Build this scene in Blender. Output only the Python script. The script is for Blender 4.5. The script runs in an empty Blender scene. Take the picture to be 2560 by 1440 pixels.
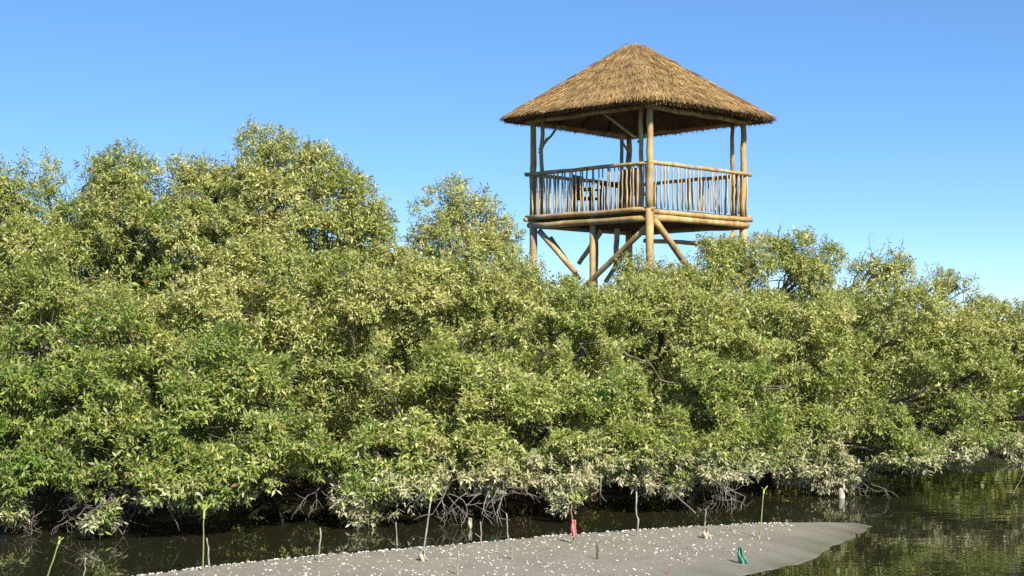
import bpy, math, random
import numpy as np
from mathutils import Vector, Matrix

random.seed(7)
RNG = np.random.default_rng(11)
SC = bpy.context.scene
COL = SC.collection

# ------------------------------------------------------------------ camera
F = 3600.0          # focal length in photograph pixels (2560 wide)
HZ = 810.0          # horizon row
EYE = 2.1
cd = bpy.data.cameras.new('camera')
cam = bpy.data.objects.new('camera', cd)
COL.objects.link(cam)
cam.location = (0, 0, EYE)
cam.rotation_euler = (math.radians(90), 0, 0)
cd.sensor_width = 36.0
cd.lens = 36.0 * F / 2560.0
cd.shift_y = (HZ - 720.0) / 2560.0
cd.clip_end = 4000
SC.camera = cam

# ------------------------------------------------------------------ sky, sun, exposure
SUN_EL = math.radians(40)
SUN_AZ = math.radians(151)          # clockwise from +Y: behind the camera and to its right
w = bpy.data.worlds.new('World')
SC.world = w
w.use_nodes = True
nt = w.node_tree
bg = nt.nodes['Background']
sky = nt.nodes.new('ShaderNodeTexSky')
sky.sky_type = 'NISHITA'
sky.sun_disc = False
sky.sun_elevation = SUN_EL
sky.sun_rotation = SUN_AZ
sky.air_density = 0.7
sky.dust_density = 0.0
sky.ozone_density = 6.0
sky.altitude = 3000
hsv = nt.nodes.new('ShaderNodeHueSaturation')
hsv.inputs['Saturation'].default_value = 1.22
gam = nt.nodes.new('ShaderNodeGamma')      # an evener sky from zenith to horizon
gam.inputs[1].default_value = 0.7
hsv.inputs['Value'].default_value = 1.52
nt.links.new(sky.outputs[0], gam.inputs[0])
nt.links.new(gam.outputs[0], hsv.inputs['Color'])
nt.links.new(hsv.outputs[0], bg.inputs[0])
bg.inputs[1].default_value = 0.13
sl = bpy.data.lights.new('sun', 'SUN')
sl.energy = 5.0
sl.angle = math.radians(0.5)
sl.color = (1.0, 0.93, 0.82)
so = bpy.data.objects.new('sun', sl)
COL.objects.link(so)
sd = Vector((math.sin(SUN_AZ) * math.cos(SUN_EL), math.cos(SUN_AZ) * math.cos(SUN_EL), math.sin(SUN_EL)))
so.rotation_euler = sd.to_track_quat('Z', 'Y').to_euler()
SC.view_settings.view_transform = 'Standard'
SC.view_settings.look = 'None'
SC.view_settings.gamma = 1.0
SC.view_settings.exposure = 0.7
SC.cycles.max_bounces = 6
SC.cycles.transparent_max_bounces = 4
SC.cycles.use_denoising = False

# ------------------------------------------------------------------ helpers
def tag(o, label=None, cat=None, group=None, kind=None):
    if label: o['label'] = label
    if cat: o['category'] = cat
    if group: o['group'] = group
    if kind: o['kind'] = kind
    return o

def empty(name, loc=(0, 0, 0), rz=0.0):
    o = bpy.data.objects.new(name, None)
    o.empty_display_size = 0.2
    COL.objects.link(o)
    o.location = loc
    o.rotation_euler = (0, 0, rz)
    return o

def P(px, py, Y):
    """photograph pixel at a distance Y -> world point"""
    return Vector(((px - 1280.0) / F * Y, Y, EYE - (py - HZ) / F * Y))

def G(px, py, z=0.0):
    Y = (EYE - z) * F / (py - HZ)
    return Vector(((px - 1280.0) / F * Y, Y, z))

class MB:
    def __init__(s):
        s.v = []; s.f = []
    def add(s, vs, fs):
        n = len(s.v)
        s.v.extend([tuple(x) for x in vs])
        s.f.extend([tuple(i + n for i in f) for f in fs])
    def tube(s, pts, rad, n=6, cap=True):
        pts = [Vector(p) for p in pts]
        m = len(pts)
        if not hasattr(rad, '__len__'): rad = [rad] * m
        vs = []; prev = None
        for i, p in enumerate(pts):
            a = pts[max(i - 1, 0)]; b = pts[min(i + 1, m - 1)]
            t = (b - a)
            if t.length < 1e-9: t = Vector((0, 0, 1))
            t.normalize()
            if prev is None:
                ref = Vector((0, 0, 1)) if abs(t.z) < 0.9 else Vector((1, 0, 0))
                u = t.cross(ref).normalized()
            else:
                u = (prev - t * prev.dot(t))
                u = u.normalized() if u.length > 1e-6 else t.orthogonal().normalized()
            prev = u
            v = t.cross(u)
            for k in range(n):
                an = 2 * math.pi * k / n
                vs.append(p + (u * math.cos(an) + v * math.sin(an)) * rad[i])
        fs = []
        for i in range(m - 1):
            for k in range(n):
                k2 = (k + 1) % n
                fs.append((i * n + k, i * n + k2, (i + 1) * n + k2, (i + 1) * n + k))
        if cap:
            fs.append(tuple(reversed(range(n))))
            fs.append(tuple((m - 1) * n + k for k in range(n)))
        s.add(vs, fs)
    def box(s, c, size, rot=None):
        c = Vector(c); x, y, z = [q / 2 for q in size]
        vs = [Vector((a * x, b * y, d * z)) for d in (-1, 1) for b in (-1, 1) for a in (-1, 1)]
        if rot is not None: vs = [rot @ q for q in vs]
        s.add([c + q for q in vs], [(0, 2, 3, 1), (4, 5, 7, 6), (0, 1, 5, 4), (2, 6, 7, 3), (0, 4, 6, 2), (1, 3, 7, 5)])
    def build(s, name, mat, parent=None, smooth=True):
        me = bpy.data.meshes.new(name)
        me.from_pydata(s.v, [], s.f)
        me.materials.append(mat)
        if smooth:
            me.polygons.foreach_set('use_smooth', [True] * len(me.polygons))
        me.update()
        o = bpy.data.objects.new(name, me)
        COL.objects.link(o)
        if parent: o.parent = parent
        return o

def np_quads(name, verts, mat, colors=None, parent=None):
    """verts (n,4,3) -> one mesh of n free quads, with a colour per quad"""
    n = verts.shape[0]
    me = bpy.data.meshes.new(name)
    me.vertices.add(n * 4)
    me.vertices.foreach_set('co', verts.reshape(-1).astype(np.float32))
    me.loops.add(n * 4)
    me.loops.foreach_set('vertex_index', np.arange(n * 4, dtype=np.int32))
    me.polygons.add(n)
    me.polygons.foreach_set('loop_start', np.arange(0, n * 4, 4, dtype=np.int32))
    me.polygons.foreach_set('loop_total', np.full(n, 4, dtype=np.int32))
    if colors is not None:
        at = me.attributes.new('tint', 'FLOAT_COLOR', 'FACE')
        c = np.ones((n, 4), dtype=np.float32); c[:, :3] = colors
        at.data.foreach_set('color', c.reshape(-1))
    me.materials.append(mat)
    me.update(calc_edges=True)
    o = bpy.data.objects.new(name, me)
    COL.objects.link(o)
    if parent: o.parent = parent
    return o

# ------------------------------------------------------------------ materials
def new_mat(name):
    m = bpy.data.materials.new(name); m.use_nodes = True
    t = m.node_tree
    return m, t, t.nodes['Principled BSDF'], t.nodes['Material Output']

def N(t, kind, **kw):
    n = t.nodes.new(kind)
    for k, v in kw.items(): setattr(n, k, v)
    return n

def ramp(t, cols):
    r = N(t, 'ShaderNodeValToRGB')
    e = r.color_ramp.elements
    while len(e) < len(cols): e.new(0.5)
    for i, (p, c) in enumerate(cols):
        e[i].position = p; e[i].color = (*c, 1)
    return r

def leaf_material(name, trans=0.26, rough=0.42):
    m, t, b, out = new_mat(name)
    at = N(t, 'ShaderNodeAttribute', attribute_name='tint')
    geo = N(t, 'ShaderNodeNewGeometry')
    pale = N(t, 'ShaderNodeMix', data_type='RGBA')
    pale.inputs['B'].default_value = (0.40, 0.42, 0.24, 1)
    mul = N(t, 'ShaderNodeMath', operation='MULTIPLY')
    t.links.new(geo.outputs['Backfacing'], mul.inputs[0]); mul.inputs[1].default_value = 0.55
    t.links.new(mul.outputs[0], pale.inputs['Factor'])
    t.links.new(at.outputs['Color'], pale.inputs['A'])
    t.links.new(pale.outputs['Result'], b.inputs['Base Color'])
    b.inputs['Roughness'].default_value = rough
    b.inputs['Specular IOR Level'].default_value = 0.42
    tr = N(t, 'ShaderNodeBsdfTranslucent')
    hs = N(t, 'ShaderNodeHueSaturation'); hs.inputs['Saturation'].default_value = 1.25; hs.inputs['Value'].default_value = 1.2
    t.links.new(at.outputs['Color'], hs.inputs['Color'])
    t.links.new(hs.outputs[0], tr.inputs['Color'])
    mx = N(t, 'ShaderNodeMixShader'); mx.inputs[0].default_value = trans
    t.links.new(b.outputs[0], mx.inputs[1]); t.links.new(tr.outputs[0], mx.inputs[2])
    t.links.new(mx.outputs[0], out.inputs[0])
    return m

def wood_material(name, c0, c1, c2, scale=3.0, stretch=(6, 6, 0.6), rough=0.6, bump=0.25):
    m, t, b, out = new_mat(name)
    tc = N(t, 'ShaderNodeTexCoord')
    mp = N(t, 'ShaderNodeMapping'); mp.inputs['Scale'].default_value = stretch
    t.links.new(tc.outputs['Object'], mp.inputs[0])
    n1 = N(t, 'ShaderNodeTexNoise'); n1.inputs['Scale'].default_value = scale; n1.inputs['Detail'].default_value = 6
    t.links.new(mp.outputs[0], n1.inputs[0])
    n2 = N(t, 'ShaderNodeTexNoise'); n2.inputs['Scale'].default_value = 2.3
    t.links.new(tc.outputs['Object'], n2.inputs[0])
    ad = N(t, 'ShaderNodeMath', operation='ADD'); sc2 = N(t, 'ShaderNodeMath', operation='MULTIPLY')
    sc2.inputs[1].default_value = 0.5
    t.links.new(n2.outputs[0], sc2.inputs[0])
    h = N(t, 'ShaderNodeMath', operation='MULTIPLY'); h.inputs[1].default_value = 0.6
    t.links.new(n1.outputs[0], h.inputs[0])
    t.links.new(h.outputs[0], ad.inputs[0]); t.links.new(sc2.outputs[0], ad.inputs[1])
    r = ramp(t, [(0.35, c0), (0.55, c1), (0.75, c2)])
    t.links.new(ad.outputs[0], r.inputs[0])
    n3 = N(t, 'ShaderNodeTexNoise'); n3.inputs['Scale'].default_value = 1.1; n3.inputs['Detail'].default_value = 5
    t.links.new(tc.outputs['Object'], n3.inputs[0])
    gr = ramp(t, [(0.48, (0, 0, 0)), (0.68, (.6, .6, .6))])
    t.links.new(n3.outputs[0], gr.inputs[0])
    mg = N(t, 'ShaderNodeMix', data_type='RGBA')
    g = sum(c1) / 3
    mg.inputs['B'].default_value = (g * .95, g * .82, g * .66, 1)
    t.links.new(gr.outputs[0], mg.inputs['Factor']); t.links.new(r.outputs[0], mg.inputs['A'])
    t.links.new(mg.outputs['Result'] if name in ('gum_pole', 'pale_cane') else r.outputs[0], b.inputs['Base Color'])
    b.inputs['Roughness'].default_value = rough
    bp = N(t, 'ShaderNodeBump'); bp.inputs['Strength'].default_value = bump; bp.inputs['Distance'].default_value = 0.01
    t.links.new(n1.outputs[0], bp.inputs['Height']); t.links.new(bp.outputs[0], b.inputs['Normal'])
    return m

M = {}
M['leaf'] = leaf_material('mangrove_leaf')
M['bark'] = wood_material('mangrove_bark', (0.07, 0.055, 0.04), (0.16, 0.13, 0.10), (0.28, 0.25, 0.20), 5.0, (2, 2, 2))
M['dead'] = wood_material('dead_branch', (0.07, 0.055, 0.042), (0.17, 0.145, 0.11), (0.34, 0.30, 0.24), 6.0, (2, 2, 2))
M['log'] = wood_material('gum_pole', (0.21, 0.13, 0.045), (0.45, 0.30, 0.105), (0.64, 0.47, 0.18), 2.2, (3, 3, 1.0), 0.7, 0.12)
M['cane'] = wood_material('pale_cane', (0.30, 0.20, 0.085), (0.52, 0.37, 0.17), (0.66, 0.51, 0.27), 3.0, (3, 3, 1), 0.55, 0.3)
M['oldwood'] = wood_material('dark_timber', (0.06, 0.03, 0.015), (0.12, 0.065, 0.03), (0.2, 0.11, 0.055), 3.0, (3, 3, 1), 0.6, 0.3)
M['green_stem'] = wood_material('green_stem', (0.14, 0.14, 0.045), (0.26, 0.28, 0.08), (0.42, 0.43, 0.18), 4, (1, 1, 1), 0.45, 0.1)
M['yellow_leaf'] = wood_material('young_leaf', (0.26, 0.36, 0.06), (0.40, 0.50, 0.10), (0.55, 0.62, 0.2), 6, (1, 1, 1), 0.4, 0.1)
M['stick'] = wood_material('grey_stick', (0.10, 0.085, 0.065), (0.30, 0.27, 0.21), (0.55, 0.52, 0.44), 14, (1, 1, 1), 0.7, 0.3)
M['pink'] = wood_material('pink_cloth', (0.36, 0.10, 0.09), (0.54, 0.20, 0.17), (0.66, 0.36, 0.30), 18, (1, 1, 1), 0.8, 0.3)
M['teal'] = wood_material('green_plastic', (0.04, 0.17, 0.11), (0.09, 0.29, 0.20), (0.20, 0.43, 0.32), 18, (1, 1, 1), 0.45, 0.3)
M['dry_leaf'] = wood_material('dry_leaf', (0.34, 0.26, 0.16), (0.55, 0.45, 0.31), (0.70, 0.62, 0.46), 14, (1, 1, 1), 0.7, 0.3)
M['rag'] = wood_material('cream_rag', (0.26, 0.23, 0.17), (0.45, 0.41, 0.32), (0.60, 0.57, 0.47), 14, (1, 1, 1), 0.8, 0.3)
M['brown_root'] = wood_material('brown_root', (0.12, 0.06, 0.03), (0.28, 0.16, 0.09), (0.42, 0.28, 0.17), 9, (1, 1, 1), 0.8, 0.3)
M['shell'] = wood_material('white_shell', (0.30, 0.27, 0.22), (0.52, 0.49, 0.42), (0.70, 0.67, 0.60), 60, (1, 1, 1), 0.4, 0.1)

# thatch
def thatch_mat():
    m, t, b, out = new_mat('thatch')
    at = N(t, 'ShaderNodeAttribute', attribute_name='tint')
    tc = N(t, 'ShaderNodeTexCoord')
    n = N(t, 'ShaderNodeTexNoise'); n.inputs['Scale'].default_value = 1.6; n.inputs['Detail'].default_value = 3
    t.links.new(tc.outputs['Object'], n.inputs[0])
    r = ramp(t, [(0.3, (0.75, 0.75, 0.75)), (0.7, (1.15, 1.12, 1.08))])
    t.links.new(n.outputs[0], r.inputs[0])
    mx = N(t, 'ShaderNodeMix', data_type='RGBA', blend_type='MULTIPLY'); mx.inputs['Factor'].default_value = 1
    t.links.new(at.outputs['Color'], mx.inputs['A']); t.links.new(r.outputs[0], mx.inputs['B'])
    t.links.new(mx.outputs['Result'], b.inputs['Base Color'])
    b.inputs['Roughness'].default_value = 0.9; b.inputs['Specular IOR Level'].default_value = 0.15
    return m
M['thatch'] = thatch_mat()
M['thatch_core'] = wood_material('thatch_core', (0.07, 0.04, 0.018), (0.14, 0.085, 0.04), (0.24, 0.155, 0.08), 4, (5, 5, 1), 0.9, 0.6)

def water_mat():
    m, t, b, out = new_mat('creek_water')
    b.inputs['Base Color'].default_value = (0.018, 0.018, 0.009, 1)
    b.inputs['Roughness'].default_value = 0.015
    b.inputs['IOR'].default_value = 1.33
    tc = N(t, 'ShaderNodeTexCoord')
    mp = N(t, 'ShaderNodeMapping'); mp.inputs['Scale'].default_value = (0.55, 1.6, 1)
    t.links.new(tc.outputs['Object'], mp.inputs[0])
    n = N(t, 'ShaderNodeTexNoise'); n.inputs['Scale'].default_value = 3.2; n.inputs['Detail'].default_value = 1.5
    t.links.new(mp.outputs[0], n.inputs[0])
    # open water ripples; the narrow channel behind the mud bar is still
    big = N(t, 'ShaderNodeSeparateXYZ'); t.links.new(tc.outputs['Object'], big.inputs[0])
    mr = N(t, 'ShaderNodeMapRange'); mr.inputs['From Min'].default_value = 1.5; mr.inputs['From Max'].default_value = 4.2
    mr.inputs['To Min'].default_value = 0.03; mr.inputs['To Max'].default_value = 0.2
    t.links.new(big.outputs['X'], mr.inputs['Value'])
    bp = N(t, 'ShaderNodeBump'); bp.inputs['Distance'].default_value = 0.012
    t.links.new(mr.outputs[0], bp.inputs['Strength'])
    t.links.new(n.outputs[0], bp.inputs['Height']); t.links.new(bp.outputs[0], b.inputs['Normal'])
    return m
M['water'] = water_mat()

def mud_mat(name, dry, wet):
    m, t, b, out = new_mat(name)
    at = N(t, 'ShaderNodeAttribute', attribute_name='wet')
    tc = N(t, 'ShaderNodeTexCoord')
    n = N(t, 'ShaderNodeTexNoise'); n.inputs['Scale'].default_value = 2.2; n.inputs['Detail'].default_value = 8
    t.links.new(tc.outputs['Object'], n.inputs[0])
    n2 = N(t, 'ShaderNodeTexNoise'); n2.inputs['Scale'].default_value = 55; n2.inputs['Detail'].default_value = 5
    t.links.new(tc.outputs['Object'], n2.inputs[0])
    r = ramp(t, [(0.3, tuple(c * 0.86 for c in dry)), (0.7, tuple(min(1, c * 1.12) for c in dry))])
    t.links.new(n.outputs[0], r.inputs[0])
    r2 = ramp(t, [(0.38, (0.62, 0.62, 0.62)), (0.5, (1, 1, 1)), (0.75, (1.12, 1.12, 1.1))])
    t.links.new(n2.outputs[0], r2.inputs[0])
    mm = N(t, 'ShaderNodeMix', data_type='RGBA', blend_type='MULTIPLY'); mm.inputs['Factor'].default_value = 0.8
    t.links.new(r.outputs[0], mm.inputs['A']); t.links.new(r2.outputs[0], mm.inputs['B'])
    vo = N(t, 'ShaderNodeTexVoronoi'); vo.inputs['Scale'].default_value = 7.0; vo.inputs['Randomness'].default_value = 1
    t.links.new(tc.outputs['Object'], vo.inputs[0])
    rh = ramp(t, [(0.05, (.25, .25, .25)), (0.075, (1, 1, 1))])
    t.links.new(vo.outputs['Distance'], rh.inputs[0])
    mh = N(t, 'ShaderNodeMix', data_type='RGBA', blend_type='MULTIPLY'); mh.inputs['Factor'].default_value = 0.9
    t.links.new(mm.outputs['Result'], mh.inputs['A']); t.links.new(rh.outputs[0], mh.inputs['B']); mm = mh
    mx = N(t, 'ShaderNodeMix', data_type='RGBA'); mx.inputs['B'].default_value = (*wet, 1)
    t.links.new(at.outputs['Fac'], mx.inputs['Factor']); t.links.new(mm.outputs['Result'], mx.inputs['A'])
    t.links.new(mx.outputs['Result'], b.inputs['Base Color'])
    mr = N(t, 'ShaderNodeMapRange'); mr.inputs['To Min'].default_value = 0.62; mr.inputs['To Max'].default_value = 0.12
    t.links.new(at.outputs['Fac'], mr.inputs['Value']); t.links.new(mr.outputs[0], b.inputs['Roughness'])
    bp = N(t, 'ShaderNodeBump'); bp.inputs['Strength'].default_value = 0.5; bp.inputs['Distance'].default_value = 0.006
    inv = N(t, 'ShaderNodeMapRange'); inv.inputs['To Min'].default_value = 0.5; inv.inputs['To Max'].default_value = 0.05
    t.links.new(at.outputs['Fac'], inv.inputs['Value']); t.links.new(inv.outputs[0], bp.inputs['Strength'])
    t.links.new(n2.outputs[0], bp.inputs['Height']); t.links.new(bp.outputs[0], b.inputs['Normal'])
    return m
M['mud'] = mud_mat('grey_mud', (0.26, 0.234, 0.178), (0.15, 0.135, 0.105))
M['bank'] = mud_mat('shaded_bank_mud', (0.045, 0.038, 0.028), (0.03, 0.026, 0.02))  # mud colour lowered to paint in the deep shade under the trees

# ------------------------------------------------------------------ water, bank, mud bar
b = MB(); b.add([(-900, -200, 0), (900, -200, 0), (900, 1500, 0), (-900, 1500, 0)], [(0, 1, 2, 3)])
tag(b.build('water', M['water'], smooth=False), kind='structure')

# the waterline under the trees (photo points)
SHORE = [(-1500, 1400), (-600, 1375), (0, 1345), (300, 1345), (500, 1345), (640, 1275), (820, 1272), (930, 1290), (1100, 1300), (1300, 1282),
         (1480, 1280), (1560, 1252), (1800, 1240), (2000, 1238), (2200, 1215), (2400, 1190), (2560, 1185), (3200, 1165), (4500, 1150)]
shp = [G(x, y) for x, y in SHORE]
sx = np.array([p.x for p in shp]); sy = np.array([p.y for p in shp])
sy = sy + 1.25
def shore_y(x): return float(np.interp(x, sx, sy))

def grid_mesh(name, xs, ys, zf, mat, wetf=None):
    X, Y = np.meshgrid(xs, ys)
    Z, W = zf(X, Y)
    nx, ny = len(xs), len(ys)
    v = np.stack([X, Y, Z], -1).reshape(-1, 3)
    i = np.arange((nx - 1) * (ny - 1)); r = i // (nx - 1); c = i % (nx - 1)
    a = r * nx + c
    f = np.stack([a, a + 1, a + nx + 1, a + nx], -1)
    me = bpy.data.meshes.new(name)
    me.from_pydata(v.tolist(), [], f.tolist())
    at = me.attributes.new('wet', 'FLOAT', 'POINT')
    at.data.foreach_set('value', W.reshape(-1).astype(np.float32))
    me.materials.append(mat)
    me.polygons.foreach_set('use_smooth', [True] * len(me.polygons))
    me.update()
    o = bpy.data.objects.new(name, me); COL.objects.link(o)
    return o

def bank_z(X, Y):
    ys = np.interp(X, sx, sy)
    d = Y - ys + 0.12 * np.sin(X * 3.1) + 0.07 * np.sin(X * 7.7 + 1)
    Z = np.clip(d * 0.22, -0.25, 0.16) + 0.02 * np.sin(X * 9) * np.sin(Y * 8)
    return Z, np.clip(1 - d * 1.5, 0, 1)
xs = np.concatenate([[-900, -300, -80, -30, -15], np.arange(-10, 14, 0.12), [20, 40, 90, 300, 900]])
ys = np.concatenate([np.arange(12.5, 24, 0.12), [26, 30, 40, 70, 200, 600, 1500]])
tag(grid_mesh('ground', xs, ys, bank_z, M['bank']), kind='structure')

# mud bar in front
FAR = [(-1500, 1800, .05), (-500, 1600, .05), (0, 1494, .05), (300, 1440, .05), (550, 1409, .05), (800, 1385, .05), (1100, 1361, .05), (1400, 1335, .05),
       (1700, 1313, .05), (1900, 1306, .04), (2050, 1305, .02), (2140, 1308, 0), (2187, 1315, 0)]
NEAR = [(2187, 1315), (2142, 1343), (2089, 1364), (2057, 1385), (2029, 1402), (1990, 1414), (1915, 1428), (1830, 1445), (1700, 1500), (1500, 1700), (1300, 2200)]
far_pts = [G(x, y, z) for x, y, z in FAR]
near_pts = [G(x, y) for x, y in NEAR]
def dist_poly(X, Y, pts):
    D = np.full(X.shape, 1e9)
    for a, c in zip(pts[:-1], pts[1:]):
        ax, ay, bx, by = a.x, a.y, c.x, c.y
        dx, dy = bx - ax, by - ay
        t = np.clip(((X - ax) * dx + (Y - ay) * dy) / (dx * dx + dy * dy + 1e-12), 0, 1)
        D = np.minimum(D, np.hypot(X - ax - t * dx, Y - ay - t * dy))
    return D
poly = far_pts + near_pts[1:] + [Vector((-8, 4, 0))]
def inside(X, Y):
    r = np.zeros(X.shape, bool); n = len(poly)
    for i in range(n):
        a, c = poly[i], poly[(i + 1) % n]
        cond = ((a.y > Y) != (c.y > Y)) & (X < (c.x - a.x) * (Y - a.y) / ((c.y - a.y) + 1e-12) + a.x)
        r ^= cond
    return r
def mud_z(X, Y):
    wob = 0.035 * np.sin(X * 5 + 1) * np.sin(Y * 4) + 0.022 * np.sin(X * 13 + Y * 9) + .012 * np.sin(X * 31 - Y * 23) * np.sin(Y * 37)
    d1 = dist_poly(X, Y, far_pts); d2 = dist_poly(X, Y, near_pts)
    ins = inside(X, Y)
    s1 = np.where(ins, d1, -np.minimum(d1, d2)); s2 = np.where(ins, d2, -np.minimum(d1, d2))
    zin = 0.062 * (1 - np.exp(-np.maximum(s1, 0) / 0.05)) * (1 - np.exp(-np.maximum(s2 + wob, 0) / 0.55))
    zin = zin + 0.006 * np.sin(X * 2.3 + 0.5 * Y) * np.clip(s2, 0, 1) * np.clip(s1 * 4, 0, 1)
    Z = np.where(ins, zin - 0.002, np.clip(s1 * 0.6, -0.3, 0) - 0.002)
    Wt = np.exp(-np.maximum(d2 + wob * 3, 0) / 0.3)
    return Z, np.clip(Wt, 0, 1)
xs = np.arange(-7.5, 4.8, 0.045); ys = np.concatenate([np.arange(5, 10.5, 0.15), np.arange(10.5, 15.2, 0.03)])
tag(grid_mesh('mud_bar', xs, ys, mud_z, M['mud']), kind='structure')
def mz(x, y):
    Z, _ = mud_z(np.array([[x]]), np.array([[y]])); return max(float(Z[0, 0]), 0.0)
def on_mud(px, py):
    z = 0.05
    for _ in range(5):
        p = G(px, py, z); z = mz(p.x, p.y)
    return G(px, py, z)

# ------------------------------------------------------------------ foliage
def unit(a): return a / (np.linalg.norm(a, axis=-1, keepdims=True) + 1e-9)

def make_leaves(pos, dr, k, size, hue, pale):
    """pos,dr (n,3) twigs -> leaf quads (n*k,4,3) and colours. hue, pale (n,)"""
    n = len(pos)
    L = (0.12 * size)[:, None, None]
    ref = np.where(np.abs(dr[:, 2:3]) < 0.9, np.array([[0, 0, 1.0]]), np.array([[1.0, 0, 0]]))
    u = unit(np.cross(dr, ref)); v = np.cross(dr, u)
    ph = RNG.uniform(0, 2 * np.pi, (n, 1)) + np.arange(k)[None] * 2.4 + RNG.normal(0, .25, (n, k))
    rad = u[:, None] * np.cos(ph)[..., None] + v[:, None] * np.sin(ph)[..., None]
    tt = (np.arange(k) / (k - 1))[None, :, None]
    base = pos[:, None] + dr[:, None] * L * (tt - 0.5)
    ax = RNG.uniform(0.25, 1.0, (n, k, 1)) * (0.4 + tt)
    ld = unit(dr[:, None] * ax + rad * 0.8 + RNG.normal(0, .18, (n, k, 3)))
    ld[..., 2] -= 0.18; ld = unit(ld)
    up = dr[:, None] * 0.8 + np.array([0, 0, .5]) + RNG.normal(0, .45, (n, k, 3))
    nn = unit(up - ld * np.sum(up * ld, -1, keepdims=True))
    s = np.cross(ld, nn)
    ln = (size[:, None, None] * RNG.uniform(.048, .085, (n, k, 1)))
    wd = ln * RNG.uniform(.13, .19, (n, k, 1))
    v0 = base; v2 = base + ld * ln - nn * ln * .12
    mid = base + ld * ln * .45 + nn * ln * 0.05
    v1 = mid + s * wd; v3 = mid - s * wd
    q = np.stack([v0, v1, v2, v3], 2).reshape(-1, 4, 3)
    h = np.repeat(hue, k) + RNG.normal(0, .17, n * k)
    h = np.clip(h, 0, 1)[:, None]
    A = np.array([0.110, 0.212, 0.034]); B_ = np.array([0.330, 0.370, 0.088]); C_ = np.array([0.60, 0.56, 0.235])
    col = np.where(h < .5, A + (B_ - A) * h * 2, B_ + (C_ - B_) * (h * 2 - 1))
    # some yellowing and browned leaves
    r = RNG.random(n * k)
    col[r < .015] = (0.42, 0.33, 0.05); col[(r > .015) & (r < .03)] = (0.26, 0.15, 0.07)
    pl = np.clip(np.repeat(pale, k) + RNG.normal(0, .22, n * k) * (np.repeat(pale, k) > .02), 0, 1)[:, None]
    col = col * (1 - pl) + np.array([0.56, 0.52, 0.35]) * pl
    col *= RNG.uniform(.72, 1.25, (n * k, 1))
    return q, col

def lobe_twigs(C, R, clump_r, dens, keep_back=0.35, cov=1.5):
    """C centre, R radii (3). returns twig positions and directions"""
    C = np.array(C); R = np.array(R)
    area = 4 * np.pi * ((R[0] * R[1]) ** 1.6 / 3 + (R[0] * R[2]) ** 1.6 / 3 + (R[1] * R[2]) ** 1.6 / 3) ** (1 / 1.6)
    nc = max(4, int(area / (clump_r ** 2 * cov)))
    d = unit(RNG.normal(size=(nc, 3)))
    keep = (d[:, 1] < .3) | (RNG.random(nc) < keep_back)
    d = d[keep]; nc = len(d)
    cc = C + d * R * RNG.uniform(.5, .95, (nc, 1))
    nrm = unit(d / R)
    cr = clump_r * RNG.uniform(.5, 1.2, nc)
    nt = np.maximum(3, (dens * 4 * np.pi * cr ** 2 * .62)).astype(int)
    idx = np.repeat(np.arange(nc), nt)
    e = unit(RNG.normal(size=(len(idx), 3)) + nrm[idx] * 0.75 + np.array([0, -.15, .3]))
    stretch = np.array([1.1, 1.0, .8])
    p = cc[idx] + e * cr[idx][:, None] * stretch * RNG.uniform(.72, 1.08, (len(idx), 1))
    dr = unit(e * .8 + nrm[idx] * .35 + np.array([0, 0, .35]) + RNG.normal(0, .3, (len(idx), 3)))
    hue = RNG.normal(0, .13, nc)[idx]
    return p, dr, hue

# hollows between the crown masses: ellipsoids of empty, shaded space (px, py, rx, ry in photo pixels)
HOLLOWS = [(345, 655, 52, 75), (285, 695, 50, 30), (60, 880, 50, 26), (800, 612, 58, 32), (785, 668, 62, 26), (852, 855, 48, 42),
           (720, 1000, 42, 26), (820, 975, 66, 40), (872, 1045, 34, 52), (1010, 890, 38, 42), (1200, 862, 44, 26), (1340, 905, 44, 28),
           (1100, 992, 46, 26), (960, 1000, 62, 30), (1475, 885, 38, 44), (1330, 1075, 36, 34), (1440, 1045, 62, 22), (1650, 905, 34, 62),
           (1665, 975, 46, 26), (1985, 720, 34, 42), (1940, 812, 62, 26), (1840, 885, 44, 22), (2232, 865, 62, 100), (2300, 985, 56, 42),
           (2330, 1042, 62, 34), (2020, 992, 62, 22), (1860, 1000, 40, 22), (200, 1000, 46, 22), (560, 1062, 52, 26), (430, 990, 36, 30),
           (120, 800, 60, 26), (480, 800, 50, 24), (1150, 790, 46, 20), (2440, 960, 60, 28), (690, 860, 44, 26), (1560, 820, 44, 24), (2130, 1000, 40, 30)]
_h = random.Random(77)
for _ in range(34):
    _x = _h.uniform(0, 2560); _t = np.interp(_x, [0, 600, 1000, 1500, 2000, 2560], [620, 600, 740, 800, 760, 860])
    HOLLOWS.append((_x, _h.uniform(_t, 1120), _h.uniform(22, 46), _h.uniform(12, 24)))
def hollow_mask(p):
    keep = np.ones(len(p), bool)
    for hx, hy, rx, ry in HOLLOWS:
        Yf = np.interp(hx, [0, 1280, 2560], [14.2, 15.4, 17.6]) + np.interp(hy, [640, 750, 860], [3.2, 1.5, 0])
        c = P(hx, hy, Yf + .6)
        g = 1.5 if hy > 740 else 1.3
        q = ((p - np.array(c)) / np.array([g * rx / F * Yf, 1.8, g * ry / F * Yf]))
        keep &= (q ** 2).sum(1) > 1
    # lumpy surface
    n = np.zeros(len(p))
    for (kx, ky, kz, f) in WV: n += np.sin(p[:, 0] * kx + p[:, 1] * ky + p[:, 2] * kz + f)
    return keep & (n > -3.5 + .8 * RNG.random(len(p)))
WV = [(RNG.normal(0, 6), RNG.normal(0, 4), RNG.normal(0, 6.5), RNG.uniform(0, 6.28)) for _ in range(9)]

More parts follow.
